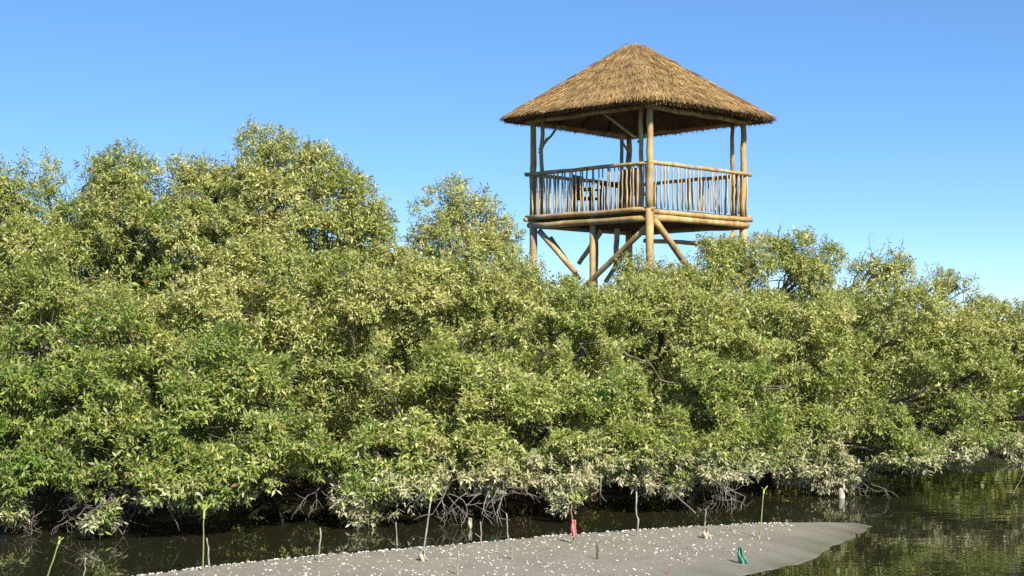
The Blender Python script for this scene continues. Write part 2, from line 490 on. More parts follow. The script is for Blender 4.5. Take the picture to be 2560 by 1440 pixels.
def sprigs(C, R, n, ln):
    """loose upright shoots above a crown top"""
    C = np.array(C); R = np.array(R)
    P_, D_ = [], []; stems = []
    for i in range(n):
        th = RNG.uniform(0, 2 * np.pi); rr = math.sqrt(RNG.random()) * .85
        x = C[0] + R[0] * rr * math.cos(th); y = C[1] + R[1] * rr * math.sin(th)
        z = C[2] + R[2] * math.sqrt(max(0, 1 - rr * rr)) * .85
        d = unit(np.array([RNG.normal(0, .28) + .35 * rr * math.cos(th), RNG.normal(0, .25), 1.0]))
        l = ln * RNG.uniform(.4, 1.15)
        m = max(3, int(l / .055))
        for j in range(m):
            t = (j + .5) / m
            off = RNG.normal(0, .05, 3) * (1.3 - t)
            P_.append(np.array([x, y, z]) + d * l * t + off)
            D_.append(unit(d + RNG.normal(0, .5, 3)))
        stems.append((Vector((x, y, z - .15)), Vector(tuple(np.array([x, y, z]) + d * l))))
    return np.array(P_), np.array(D_), stems

def wander(a, b_, n=6, amp=0.08, sag=0.0):
    a = Vector(a); b_ = Vector(b_); L = (b_ - a).length
    pts = []
    for i in range(n + 1):
        t = i / n
        p = a.lerp(b_, t)
        e = math.sin(math.pi * t)
        p += Vector((random.gauss(0, 1), random.gauss(0, 1), random.gauss(0, .6))) * amp * L * (0.6 if 0 < i < n else 0)
        p.z += sag * L * e
        pts.append(p)
    return pts

GROUP = 'mangrove trees crowded along the creek bank'
def tree(name, label, lobes, base, hue=.6, size=.84, dens=112, pale_z=0.0, cat='tree', group=GROUP,
         sprig=0, sprig_len=.3, clump=.22, fill=True, k=9, keep_back=.25, cov=1.75):
    """lobes: (px, py, rx, ry, Y[, rdepth]) in photo pixels at distance Y metres"""
    bx, by = base
    bz = float(bank_z(np.array([[bx]]), np.array([[by]]))[0][0, 0])
    root = empty(name, (bx, by, bz))
    tag(root, label, cat, group)
    origin = np.array([bx, by, bz])
    Q, Cc = [], []
    tb = MB()
    top = None
    # trunk forks low, limbs run to every lobe
    fork = Vector((bx + random.uniform(-.1, .1), by + random.uniform(-.1, .1), bz + random.uniform(.25, .5)))
    o3 = Vector(origin)
    tb.tube([p - o3 for p in wander((bx, by, bz - .1), fork, 4, .04)], [.085, .075, .07, .062, .055], 7)
    for L in lobes:
        px, py, rx, ry, Y = L[:5]
        c = P(px, py, Y); R = np.array([rx / F * Y, (L[5] if len(L) > 5 else .85 * (rx + ry) / 2 / F * Y), ry / F * Y])
        p, dr, h = lobe_twigs(c, R, min(clump, .75 * R.min()), dens, keep_back, cov)
        ok = (p[:, 2] > .06) & hollow_mask(p)
        p, dr, h = p[ok], dr[ok], h[ok]
        pale = np.clip((pale_z - p[:, 2]) / .55 + h * 1.7 + .1, 0, .85) * (p[:, 2] < pale_z + .3) if pale_z > 0 else np.zeros(len(p))
        q, cl = make_leaves(p, dr, k, size * RNG.uniform(.75, 1.2, len(p)), hue + h, pale)
        Q.append(q); Cc.append(cl)
        mid = fork.lerp(c, .55) + Vector((random.uniform(-.2, .2), random.uniform(-.1, .2), random.uniform(-.1, .15)))
        pts = wander(fork, mid, 3, .05) + wander(mid, c, 3, .06)[1:]
        tb.tube([x - o3 for x in pts], list(np.linspace(.05, .016, len(pts))), 6)
        for _ in range(7):
            d = Vector(tuple(unit(RNG.normal(size=3) + np.array([0, -.4, .25]))))
            e = c + Vector((d.x * R[0], d.y * R[1], d.z * R[2])) * .95
            if e.z < .08: e.z = .08
            s = pts[random.randrange(3, len(pts))]
            tb.tube([x - o3 for x in wander(s, e, 4, .06)], list(np.linspace(.014, .004, 5)), 4, False)
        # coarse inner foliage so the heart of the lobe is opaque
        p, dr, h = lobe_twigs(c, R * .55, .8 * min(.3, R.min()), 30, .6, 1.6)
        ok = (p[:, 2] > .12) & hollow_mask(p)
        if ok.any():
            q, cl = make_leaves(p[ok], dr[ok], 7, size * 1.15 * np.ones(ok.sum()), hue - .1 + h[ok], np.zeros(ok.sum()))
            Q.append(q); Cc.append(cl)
        if sprig:
            sp, sdr, stems = sprigs(c, R, max(2, int(sprig * R[0] / .45)), sprig_len)
            q, cl = make_leaves(sp, sdr, 6, size * RNG.uniform(.7, 1.0, len(sp)), hue + RNG.normal(.06, .1, len(sp)), np.zeros(len(sp)))
            Q.append(q); Cc.append(cl)
            for a, e in stems: tb.tube([x - o3 for x in wander(a, e, 3, .03)], [.006, .005, .004, .003], 4, False)
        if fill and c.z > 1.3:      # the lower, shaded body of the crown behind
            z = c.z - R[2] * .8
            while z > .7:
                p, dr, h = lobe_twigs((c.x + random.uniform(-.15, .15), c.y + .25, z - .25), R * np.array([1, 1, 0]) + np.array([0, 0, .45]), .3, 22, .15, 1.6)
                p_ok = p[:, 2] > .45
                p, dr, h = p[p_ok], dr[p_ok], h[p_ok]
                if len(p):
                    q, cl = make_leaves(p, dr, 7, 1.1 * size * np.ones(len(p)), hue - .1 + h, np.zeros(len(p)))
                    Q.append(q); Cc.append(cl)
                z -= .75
    tb.build('trunk', M['bark'], root)
    Q = np.concatenate(Q) - origin; Cc = np.concatenate(Cc)
    np_quads('crown', Q, M['leaf'], Cc, root)
    return root

NLEAF = [0]
# ---- front row, hanging over the water
T = 'mangrove_tree'
def B(px, py): # base on bank below a pixel column
    x = (px - 1280) / F * 16.0
    return (x, shore_y(x) + py)

tree(T, 'bright green mangrove at the left edge whose lowest tuft almost touches the water',
     [(30, 1140, 170, 110, 14.6), (50, 985, 160, 110, 14.9), (15, 1283, 42, 26, 14.3), (-190, 1080, 180, 160, 14.7), (110, 870, 140, 100, 15.3)],
     B(20, .9), hue=.33, size=.98, pale_z=.42)
tree(T, 'bright green mangrove with one low yellow-green tuft hanging before tangled bare twigs',
     [(330, 1150, 185, 90, 14.4), (270, 1010, 170, 110, 14.7), (262, 1288, 50, 30, 14.0), (430, 1050, 150, 100, 14.6), (210, 870, 160, 110, 15.3), (480, 1205, 150, 50, 14.2)],
     B(330, 1.0), hue=.36, size=.98, pale_z=.45)
tree(T, 'green mangrove jutting out above the black hollow, left of the pale leafed one',
     [(610, 1130, 130, 85, 14.4), (690, 1070, 110, 90, 14.6), (560, 930, 170, 110, 15.0), (740, 1110, 100, 50, 14.7), (600, 1220, 80, 26, 14.3), (660, 990, 120, 80, 14.9), (790, 1140, 70, 36, 14.8)],
     B(620, 1.1), hue=.38, size=.98, pale_z=.40)
tree(T, 'mangrove whose mud-whitened lower leaves dip to the water beside the brown root ball',
     [(950, 1245, 95, 62, 14.9), (900, 1160, 110, 60, 15.1), (980, 1120, 120, 60, 15.2), (1030, 1210, 70, 40, 15.0), (990, 1020, 130, 80, 15.5), (930, 930, 110, 60, 15.8)],
     B(950, .9), hue=.5, size=.95, pale_z=.62)
tree(T, 'yellow-green mangrove above the tangle of bare dead branches',
     [(1180, 1150, 130, 60, 15.3), (1120, 1060, 120, 80, 15.5), (1250, 1180, 90, 40, 15.4), (1270, 1050, 120, 90, 15.6), (1180, 950, 130, 80, 15.9)],
     B(1180, 1.1), hue=.56, size=.92, pale_z=.62)
tree(T, 'mangrove with a small pale tuft dangling just above the pink cloth',
     [(1420, 1247, 40, 27, 15.2), (1395, 1150, 100, 60, 15.5), (1370, 1070, 110, 80, 15.7), (1450, 1110, 90, 60, 15.8), (1410, 960, 130, 80, 16.1), (1425, 1205, 40, 40, 15.5)],
     B(1400, 1.0), hue=.5, size=.92, pale_z=.80)
tree(T, 'green mangrove arching over the dark hollow where the thin slanting pole leans',
     [(1570, 1130, 100, 55, 16.0), (1680, 1165, 120, 50, 16.0), (1590, 1050, 120, 70, 16.3), (1740, 1110, 110, 60, 16.1), (1650, 950, 140, 80, 16.6), (1800, 1160, 90, 40, 16.2)],
     B(1640, 1.6), hue=.47, pale_z=.72)
tree(T, 'green mangrove with a dome shaped crown above the bare twig bundle',
     [(1800, 1070, 110, 80, 16.4), (1900, 1130, 110, 60, 16.9), (1850, 970, 130, 80, 16.8), (1770, 1010, 90, 60, 16.6)],
     B(1850, 1.4), hue=.42, pale_z=.62)
tree(T, 'mangrove whose lower leaves hang over the white stump in the water',
     [(2080, 1165, 100, 46, 17.7), (2010, 1100, 110, 60, 17.6), (2150, 1110, 110, 60, 17.7), (2040, 990, 130, 80, 17.9), (1990, 1165, 70, 28, 17.5), (2112, 1200, 40, 14, 17.7)],
     B(2080, 1.4), hue=.45, pale_z=.72)
tree(T, 'dense green mangrove left of the black water hollow at far right',
     [(2290, 1100, 90, 50, 17.4), (2230, 1050, 110, 60, 17.6), (2250, 1140, 80, 22, 17.3), (2320, 970, 110, 80, 17.9)],
     B(2280, 1.5), hue=.4, pale_z=.55)
tree(T, 'mangrove at the right edge with dusty pale leaves along its underside',
     [(2410, 1118, 90, 36, 17.7), (2500, 1098, 90, 46, 17.8), (2470, 1010, 120, 80, 18.1), (2620, 1090, 120, 70, 17.9), (2760, 1060, 140, 110, 18.2), (2550, 1150, 30, 20, 17.6)],
     B(2480, 1.5), hue=.5, pale_z=.80)
# ---- second row, stepped up behind
tree(T, 'olive green mangrove at the left edge, one step behind the front row',
     [(30, 760, 150, 90, 16.4), (170, 720, 130, 90, 16.8), (-130, 780, 120, 120, 16.6)], B(20, 2.6), hue=.52, clump=.26)
tree(T, 'yellow-green mangrove below the dark hollow at upper left',
     [(300, 800, 130, 80, 16.2), (420, 850, 130, 80, 16.0), (250, 700, 60, 50, 16.9)], B(330, 2.4), hue=.6, clump=.26)
tree(T, 'broad yellow-green mangrove right in front of the tallest crown',
     [(520, 720, 140, 90, 16.3), (660, 690, 120, 80, 16.5), (600, 800, 150, 80, 16.0), (740, 770, 90, 80, 16.4), (690, 640, 90, 50, 16.9)],
     B(600, 2.4), hue=.68, clump=.27)
tree(T, 'yellow-green mangrove below the notch of open sky',
     [(900, 720, 120, 80, 16.8), (1010, 760, 110, 80, 16.7), (880, 830, 110, 60, 16.5), (960, 680, 100, 50, 17.2)], B(930, 2.5), hue=.66, clump=.26)
tree(T, 'yellow-green mangrove in the middle under the sparse rounded crown',
     [(1110, 740, 120, 80, 17.0), (1160, 850, 120, 80, 16.6), (1240, 720, 110, 70, 17.3), (1280, 860, 110, 80, 16.8)], B(1170, 2.6), hue=.66, clump=.26)
tree(T, 'olive mangrove below the saddle at the left foot of the watchtower',
     [(1370, 780, 110, 80, 17.5), (1450, 860, 110, 80, 17.1), (1480, 800, 80, 60, 17.6), (1360, 880, 80, 60, 17.0)], B(1430, 2.8), hue=.55, clump=.26)
tree(T, 'grey-olive mangrove directly below the near post of the watchtower',
     [(1600, 780, 110, 80, 17.8), (1560, 880, 110, 70, 17.3), (1690, 860, 100, 70, 17.4), (1700, 760, 90, 70, 18.0)], B(1630, 2.8), hue=.6, clump=.26)
tree(T, 'grey-olive mangrove below the right hand leg of the watchtower',
     [(1830, 770, 120, 90, 18.2), (1800, 880, 110, 70, 17.6), (1920, 850, 110, 80, 17.9)], B(1850, 2.8), hue=.58, clump=.26)
tree(T, 'yellow-green mangrove between the watchtower and the dark cleft on the right',
     [(2030, 800, 120, 90, 18.6), (2070, 900, 110, 70, 18.1), (2130, 820, 80, 60, 18.8)], B(2060, 2.8), hue=.62, clump=.26)
tree(T, 'mangrove standing just right of the dark cleft, under the sparse grey crown',
     [(2300, 800, 90, 60, 19.4), (2370, 880, 100, 70, 19.0), (2300, 880, 60, 50, 19.0)], B(2330, 3.0), hue=.58, clump=.26)
tree(T, 'yellow-green mangrove at the right edge, second row, sloping down out of frame',
     [(2480, 850, 110, 80, 19.2), (2600, 880, 110, 80, 19.2), (2740, 900, 120, 90, 19.4), (2440, 930, 80, 50, 18.8)], B(2520, 3.0), hue=.64, clump=.26)
# ---- back row, against the sky
tree(T, 'dense tall mangrove crown cut by the left edge, against the sky',
     [(10, 510, 80, 100, 18.6), (-90, 540, 100, 110, 18.6), (40, 620, 120, 70, 18.0)], B(0, 4.4), hue=.55, sprig=4, sprig_len=.28, cov=1.3)
tree(T, 'wispy see-through mangrove crown, first from the left edge against the sky',
     [(110, 460, 48, 66, 19.4), (120, 570, 110, 80, 18.8)], B(120, 5.0), hue=.55, sprig=5, sprig_len=.34, dens=58, cov=1.6)
tree(T, 'loose narrow mangrove crown between the wispy crown and the flat topped crown',
     [(205, 470, 46, 64, 19.2), (230, 570, 90, 80, 18.6)], B(210, 4.9), hue=.5, sprig=5, sprig_len=.3, dens=64, cov=1.5)
tree(T, 'flat topped mangrove crown on the left, with pale upright shoots',
     [(330, 460, 70, 75, 18.9), (270, 480, 50, 60, 19.0), (320, 560, 100, 70, 18.4), (375, 550, 40, 60, 18.5)], B(320, 4.6), hue=.6, sprig=6, sprig_len=.3, dens=84, cov=1.3)
tree(T, 'mangrove crown left of the tallest one, topped by thin pointed shoots',
     [(470, 480, 90, 75, 18.8), (540, 470, 50, 60, 18.9), (470, 580, 110, 70, 18.3), (560, 560, 60, 60, 18.4)], B(480, 4.5), hue=.6, sprig=6, sprig_len=.34, cov=1.3)
tree(T, 'tallest mangrove of all, its pointed crown rising left of the tower',
     [(650, 376, 54, 62, 18.6), (630, 470, 70, 60, 18.3), (720, 440, 95, 65, 18.4), (690, 540, 110, 75, 18.0), (610, 580, 70, 50, 18.0), (790, 430, 50, 50, 18.6)],
     B(680, 4.3), hue=.66, sprig=6, sprig_len=.24, dens=105, cov=1.3)
tree(T, 'mangrove forming the rounded right shoulder of the tallest crown',
     [(850, 450, 55, 45, 18.6), (850, 530, 80, 65, 18.2), (920, 540, 58, 66, 18.4), (905, 600, 68, 50, 18.1), (800, 580, 70, 50, 18.0)],
     B(860, 4.3), hue=.6, sprig=4, sprig_len=.22, dens=100, cov=1.3)
tree(T, 'sparse rounded grey-green mangrove crown standing alone left of the watchtower',
     [(1150, 505, 68, 42, 19.6), (1110, 560, 75, 50, 19.3), (1200, 560, 80, 50, 19.4), (1252, 588, 42, 42, 19.5), (1160, 630, 120, 50, 19.0), (1060, 620, 40, 34, 19.2), (1272, 655, 45, 34, 19.2)],
     B(1160, 5.0), hue=.68, sprig=5, sprig_len=.24, dens=74, cov=1.7)
tree(T, 'low mangrove crown in front of the left leg of the watchtower',
     [(1332, 712, 46, 34, 19.2), (1408, 735, 56, 32, 19.0), (1290, 700, 50, 34, 19.3)], B(1360, 4.8), hue=.6, sprig=3, sprig_len=.12, cov=1.3)
tree(T, 'small mangrove crown between the tower braces, left of its near post',
     [(1575, 690, 34, 40, 19.6), (1540, 755, 44, 34, 19.2), (1500, 785, 40, 40, 19.0)], B(1540, 4.9), hue=.5, sprig=4, sprig_len=.2, cov=1.3)
tree(T, 'mangrove crown hiding the foot of the near tower post',
     [(1640, 690, 55, 44, 19.6), (1620, 750, 60, 40, 19.2), (1700, 720, 50, 40, 19.3)], B(1650, 4.9), hue=.6, sprig=4, sprig_len=.2, cov=1.3)
tree(T, 'tall yellowish mangrove crown hiding the right hand tower leg',
     [(1800, 628, 46, 34, 20.0), (1790, 670, 70, 50, 19.7), (1860, 660, 50, 56, 19.8), (1750, 710, 55, 40, 19.5)], B(1800, 5.2), hue=.62, sprig=5, sprig_len=.2, cov=1.3)
tree(T, 'green mangrove crown just right of the watchtower, with two rounded tops',
     [(1920, 640, 50, 46, 20.4), (2000, 640, 52, 44, 20.3), (2060, 660, 42, 46, 20.3), (1980, 700, 90, 50, 20.0), (2070, 730, 50, 46, 20.0)],
     B(1990, 5.4), hue=.58, sprig=5, sprig_len=.24, cov=1.3)
tree(T, 'sparse greyish mangrove crown with sky showing through, right of the watchtower',
     [(2200, 655, 55, 42, 21.0), (2160, 700, 55, 42, 20.9), (2245, 700, 52, 46, 20.9), (2200, 745, 90, 40, 20.6)],
     B(2200, 5.6), hue=.62, sprig=5, sprig_len=.2, dens=58, cov=1.6, fill=True)
tree(T, 'small ragged mangrove crown at far right, last one before the skyline drops',
     [(2350, 700, 28, 26, 21.4), (2395, 715, 34, 24, 21.3), (2380, 755, 70, 40, 21.0)], B(2380, 5.8), hue=.66, sprig=5, sprig_len=.18, dens=74, cov=1.6)
tree(T, 'low even mangrove crown at the right edge of the skyline',
     [(2470, 785, 60, 36, 21.0), (2550, 795, 60, 44, 20.8), (2650, 810, 60, 50, 20.8)], B(2520, 5.6), hue=.66, sprig=5, sprig_len=.14, cov=1.3)

# the mangrove thicket that closes the view behind and below the counted trees
n = 46000
x = RNG.uniform(-11, 12.5, n); y0 = np.interp(x, sx, sy)
dd = RNG.uniform(1.4, 8.0, n); y = y0 + dd
top = np.interp(x, [-6, -3, -2, -1.2, 0, 1, 2.5, 4.5, 6, 7.5, 9], [3.5, 3.4, 3.2, 2.9, 2.8, 2.4, 2.55, 2.6, 2.5, 2.2, 2.0])
z = .1 + RNG.random(n) * (np.minimum(top, .5 + dd * .75) - .1)
far = RNG.random(n) < .3
pp = np.stack([x, y, z], -1)
q, cl = make_leaves(pp, unit(RNG.normal(size=(n, 3)) + np.array([0, -.5, .5])), 9, 1.7 * np.ones(n), .35 + RNG.normal(0, .1, n), np.zeros(n))
tag(np_quads('mangrove_thicket', q, M['leaf'], cl), 'dense dark mangrove thicket filling the space behind the front trees', 'thicket', kind='stuff')
print('LEAVES', sum(len(o.data.polygons) for o in bpy.data.objects if o.name.startswith('crown')))

# ------------------------------------------------------------------ watchtower
S = 3.69; HS = S / 2
TC = Vector((2.965, 33.8, 0.1))
TRZ = math.radians(45.5)
tw = empty('watchtower', TC, TRZ)
tag(tw, 'wooden pole watchtower with a thatched roof rising behind the mangroves', 'watchtower')
Z0 = TC.z
zf = 4.63 - Z0; zr = 5.60 - Z0; zp = 6.80 - Z0
def log(name, a, b_, r0, r1=None, mat='log', n=10, seg=7, wob=.012, parent=None):
    if name == 'brace': wob = .004
    if name in ('knee_brace', 'cross_beam'): wob = .006
    m = MB(); r1 = r1 or r0
    a = Vector(a); b_ = Vector(b_)
    pts = []; rr = []
    for i in range(seg + 1):
        t = i / seg
        p = a.lerp(b_, t)
        if 0 < i < seg: p += Vector((random.gauss(0, wob), random.gauss(0, wob), random.gauss(0, wob)))
        pts.append(p); rr.append((r0 + (r1 - r0) * t) * random.uniform(.95, 1.05))
    m.tube(pts, rr, n)
    o = m.build(name, M[mat], parent or tw)
    return o
# corner legs / posts (thick) and their thinner companions
i1 = HS - .13
for sx_, sy_ in ((-1, -1), (1, -1), (-1, 1), (1, 1)):
    near = (sx_, sy_) == (-1, -1)
    q = HS - .01 if near else HS - .10
    log('leg', (sx_ * q, sy_ * q, 0), (sx_ * q, sy_ * q, zf - .02), .098, .088, wob=.006)
    log('post', (sx_ * q, sy_ * q, zf - .02), (sx_ * q, sy_ * q, zp), .085, .066, wob=.006)
    # companion post stands a little along the side
    dx, dy = (-sx_ * .02, -sy_ * .28) if not near else (.07, .30)
    if (sx_, sy_) == (1, 1): dx, dy = -.16, .10
    log('post', (sx_ * q + dx, sy_ * q + dy, zf), (sx_ * q + dx, sy_ * q + dy, zp + .02), .055, .045, wob=.015)
# extra legs in mid sides
log('leg', (-HS + .12, -.1, 0), (-HS + .12, -.1, zf - .12), .075, .07)
log('leg', (.2, HS - .35, 0), (.2, HS - .35, zf - .2), .06, .055)
# floor
m = MB()
nb = 26
for k in range(nb):
    y = -HS + .12 + k * (S - .24) / (nb - 1)
    m.box((0, y, zf - .03 + random.uniform(-.004, .004)), (S - .16, .128, .045))
m.build('floor', M['oldwood'], tw, smooth=False)
# rim logs under the railing and the heavy bearers beneath
for k in range(4):
    R_ = Matrix.Rotation(k * math.pi / 2, 3, 'Z')
    off = .0 if k % 2 else .045
    log('rim_log', R_ @ Vector((-HS - .03, -HS, zf - .04 - off)), R_ @ Vector((HS + .08, -HS, zf - .04 - off)), .060, .055, wob=.005)
for k, e0, e1 in ((0, -.1, -.02), (3, .06, .02), (2, 0, 0), (1, 0, 0)):
    R_ = Matrix.Rotation(k * math.pi / 2, 3, 'Z')
    dz = -.215 if k in (0, 2) else -.235
    log('bearer', R_ @ Vector((-HS + .12 + e0, -HS + .02, zf + dz)), R_ @ Vector((HS - .03 + e1, -HS + .02, zf + dz)), .076, .070, wob=.006)
for k in range(5):
    x = -HS + .45 + k * .7
    log('joist', (x, -HS + .06, zf - .17), (x, HS - .06, zf - .17), .05, .05, 'oldwood', wob=.006)
log('cross_beam', (-.5, -.6, zf - .62), (HS - .1, -HS + 1.2, zf - .60), .055, .05)
# braces under the platform
B_ = [((-HS + .06, -HS + .15, zf - .42), (-HS + .1, .22, zf - 1.75), .07),
      ((-HS + .1, HS - .3, zf - .36), (-HS + .14, .45, zf - 1.35), .072),
      ((-HS + .5, HS - .28, zf - .5), (-.4, HS - .35, zf - 1.45), .06),
      ((-HS + .2, -HS + 1.1, zf - .42), (-HS + .9, -.1, zf - 1.3), .062),
      ((-HS + .12, -HS + .02, zf - .22), (-.22, -HS + .06, zf - 1.42), .08),
      ((HS - .45, -HS + .1, zf - .40), (.55, -HS + .12, zf - 1.35), .07),
      ((-HS + .25, -.25, zf - .42), (-HS + .2, .4, zf - 1.15), .06),
      ((HS - .3, HS - .4, zf - .42), (.5, HS - .4, zf - 1.5), .06)]
for a, b2, r in B_:
    log('brace', a, b2, r, r * .9)
# railings
bal = 20
for k in range(4):
    R_ = Matrix.Rotation(k * math.pi / 2, 3, 'Z')
    hr = log('railing', R_ @ Vector((-HS - .05, -HS - .0, zr)), R_ @ Vector((HS + .06, -HS - .0, zr)), .048, .042, wob=.005, seg=10)
    if k in (0, 2):
        hr.location.z += .012
    nbk = (23, 22, 22, 31)[k]
    for j in range(nbk):
        t = (j + .7) / (nbk + .2)
        x = -HS + .1 + t * (S - .16) + random.uniform(-.03, .03)
        r = random.uniform(.017, .026)
        x2 = x + random.uniform(-.03, .03)
        a = R_ @ Vector((x, -HS + .005, zf + .01)); b2 = R_ @ Vector((x2, -HS + .005, zr - .02))
        log('baluster', a, b2, r, r * .9, 'cane', n=6, seg=5, wob=.006, parent=hr)
# roof plates, knee braces
for k in range(4):
    R_ = Matrix.Rotation(k * math.pi / 2, 3, 'Z')
    log('roof_beam', R_ @ Vector((-HS - .06, -HS + .03, zp + .03 + .02 * (k % 2))), R_ @ Vector((HS - .02, -HS + .03, zp + .03 + .02 * (k % 2))), .062, .055)
for a, b2 in (((-HS + .08, -HS + .45, zp - .62), (-HS + .06, -HS + 1.35, zp - .02)),
              ((-HS + .1, -HS + .42, zp - .72), (-HS + .25, -HS + .1, zp - .42)),
              ((-HS + .2, HS - .2, zp - .62), (-HS + .62, HS - .45, zp - .02)),
              ((-HS + .15, HS - .25, zp - .7), (-HS + .12, HS - .52, zp - .38)),
              ((HS - .2, HS - .25, zp - .5), (HS - .6, HS - .2, zp - .02))):
    log('knee_brace', a, b2, .032, .028, n=7)

# thatch roof: rounded square pyramid
EH = 2.37; ZA = 8.70 - Z0; ZE = 6.93 - Z0; TH = .17
AX, AY = -.06, .06      # the apex sits slightly off centre
def sq(u, p=12.0):
    c = np.cos(u); s = np.sin(u)
    r = (np.abs(c) ** p + np.abs(s) ** p) ** (-1 / p)
    return np.stack([c * r, s * r], -1)
def roof_pt(u, v, lift=0.0):
    q = sq(u)
    vv = np.sqrt(v * v + .0016)
    z = ZA + .05 - (ZA - ZE + .02) * vv - .03 * np.sin(np.pi * v)
    e = EH * v
    corner = (np.abs(q[..., 0]) * np.abs(q[..., 1])) ** 3
    z = z - .05 * corner * v ** 4 
    x = q[..., 0] * e + AX * (1 - v); y = q[..., 1] * e + AY * (1 - v)
    return np.stack([x, y, z + lift], -1)
rm = MB()
nu, nv = 96, 14
U = np.linspace(0, 2 * np.pi, nu, endpoint=False)
vs = []
for j in range(nv + 1):
    v = .02 + .965 * j / nv
    vs += [tuple(x) for x in roof_pt(U, np.full(nu, v), -.03)]
# underside
for j in range(nv + 1):
    v = .985 - .93 * j / nv
    vs += [tuple(x) for x in roof_pt(U, np.full(nu, v), -TH if j else -TH * .7)]
fs = []
rows = 2 * (nv + 1)
for j in range(rows - 1):
    for k in range(nu):
        k2 = (k + 1) % nu
        fs.append((j * nu + k, (j + 1) * nu + k, (j + 1) * nu + k2, j * nu + k2))
fs.append(tuple(range(nu))); fs.append(tuple(reversed([(rows - 1) * nu + k for k in range(nu)])))
rm.add(vs, fs)
roof = rm.build('roof', M['thatch_core'], tw)
# straw
def straw(n, v0, v1, ln0, ln1, wd, lift_a, lift_b, hang, dark=1.0):
    v = np.sqrt(RNG.uniform(v0 * v0, v1 * v1, n)); u = RNG.uniform(0, 2 * np.pi, n)
    # spread evenly along the sides rather than by angle
    side = RNG.integers(0, 4, n); tt = RNG.uniform(-1, 1, n)
    u = np.arctan2(tt, 1.0) + side * np.pi / 2
    e = .02
    a = roof_pt(u, v); b2 = roof_pt(u, v + e); c2 = roof_pt(u + e, v)
    down = unit(b2 - a); side_v = unit(c2 - a)
    nrm = unit(np.cross(down, side_v)); nrm *= np.sign(nrm[:, 2:3])
    ln = RNG.uniform(ln0, ln1, n)[:, None]
    d = unit(down + side_v * RNG.normal(0, .16, (n, 1)) + nrm * RNG.normal(0, .05, (n, 1)) + np.array([0, 0, -1.0]) * hang)
    s = unit(np.cross(d, nrm) + nrm * RNG.normal(0, .35, (n, 1)))
    w_ = (wd * RNG.uniform(.5, 1.3, n))[:, None]
    course = .022 * ((v * 7 + .22 * np.sin(u * 5) + .12 * np.sin(u * 13 + v * 9)) % 1.0)[:, None]
    p0 = a + nrm * (RNG.random((n, 1)) * lift_a + course)
    p1 = p0 + d * ln + nrm * (RNG.random((n, 1)) * (lift_b + .01) - .01)
    q = np.stack([p0 - s * w_, p0 + s * w_, p1 + s * w_ * .55, p1 - s * w_ * .55], 1)
    t = RNG.random((n, 1))
    col = np.array([0.25, 0.15, 0.058]) * (1 - t) + np.array([0.56, 0.385, 0.175]) * t
    col *= RNG.uniform(.7, 1.15, (n, 1)) * dark
    return q, col
qs = [straw(64000, .03, .97, .14, .30, .0062, .022, .02, .02),
      straw(14000, .93, 1.0, .07, .14, .0065, .01, .015, .5, .9),
      straw(9000, .955, 1.0, .05, .10, .0065, -.11, 0, 1.4, .8)]
qa = np.concatenate([q[0] for q in qs]); ca = np.concatenate([q[1] for q in qs])
np_quads('straw', qa, M['thatch'], ca, roof)
# rafters and battens under the thatch
for k in range(16):
    u = k * np.pi / 8 + np.pi / 16
    a = roof_pt(np.array([u]), np.array([.06]), -TH - .05)[0]; b2 = roof_pt(np.array([u]), np.array([.93]), -TH - .04)[0]
    log('rafter', a, b2, .035, .035, 'oldwood', n=6, parent=roof, wob=.004)

# furniture on the platform
def chair(label, x, y, rz, s=1.0):
    loc = tw_world(x, y, zf)
    c = empty('wooden_chair', loc, TRZ + rz); tag(c, label, 'chair', 'chairs on the tower platform')
    m = MB(); m.box((0, 0, .42), (.5, .48, .05)); m.build('seat', M['oldwood'], c, False)
    m = MB()
    for k in range(4): m.box((-.19 + k * .127, .235, .70), (.085, .03, .5))
    m.box((0, .235, .93), (.5, .04, .09)); m.build('backrest', M['oldwood'], c, False)
    for a, b2, h in ((-1, -1, .62), (1, -1, .62), (-1, 1, .97), (1, 1, .97)):
        m = MB(); m.box((a * .235, b2 * .225, h / 2), (.055, .055, h)); m.build('leg', M['oldwood'], c, False)
    for a in (-1, 1):
        m = MB(); m.box((a * .235, 0, .64), (.06, .52, .04)); m.build('armrest', M['oldwood'], c, False)
    return c
def tw_world(x, y, z):
    c, s_ = math.cos(TRZ), math.sin(TRZ)
    return (TC.x + x * c - y * s_, TC.y + x * s_ + y * c, TC.z + z)
chair('dark wooden armchair near the left corner of the tower platform', -.75, .95, .3)
chair('dark wooden armchair behind the near post on the tower platform', -.9, -.75, 1.3)
tb_ = empty('wooden_table', tw_world(-.55, .1, zf), TRZ + .2); tag(tb_, 'dark wooden table between the two armchairs on the tower platform', 'table')
m = MB(); m.box((0, 0, .70), (1.0, .6, .045)); m.build('tabletop', M['oldwood'], tb_, False)
for a in (-1, 1):
    for b2 in (-1, 1):
        m = MB(); m.box((a * .42, b2 * .23, .34), (.06, .06, .68)); m.build('leg', M['oldwood'], tb_, False)

# ------------------------------------------------------------------ small things on the mud and in the water
def at_y(px, py, Y): return P(px, py, Y)

def blade(mb, a, d, ln, wd, side):
    """thick little leaf"""
    d = Vector(d).normalized(); s = Vector(side).normalized(); n_ = d.cross(s).normalized()
    a = Vector(a); pts = []
    prof = [(0, .12), (.25, .8), (.5, 1), (.78, .65), (1, .05)]
    for t, w_ in prof:
        c = a + d * ln * t - n_ * ln * .12 * t * t
        pts += [c - s * wd * w_, c + n_ * .004, c + s * wd * w_, c - n_ * .002]
    fs = []
    for i in range(len(prof) - 1):
        for k in range(4):
            k2 = (k + 1) % 4
            fs.append((i * 4 + k, i * 4 + k2, (i + 1) * 4 + k2, (i + 1) * 4 + k))
    mb.add(pts, fs)

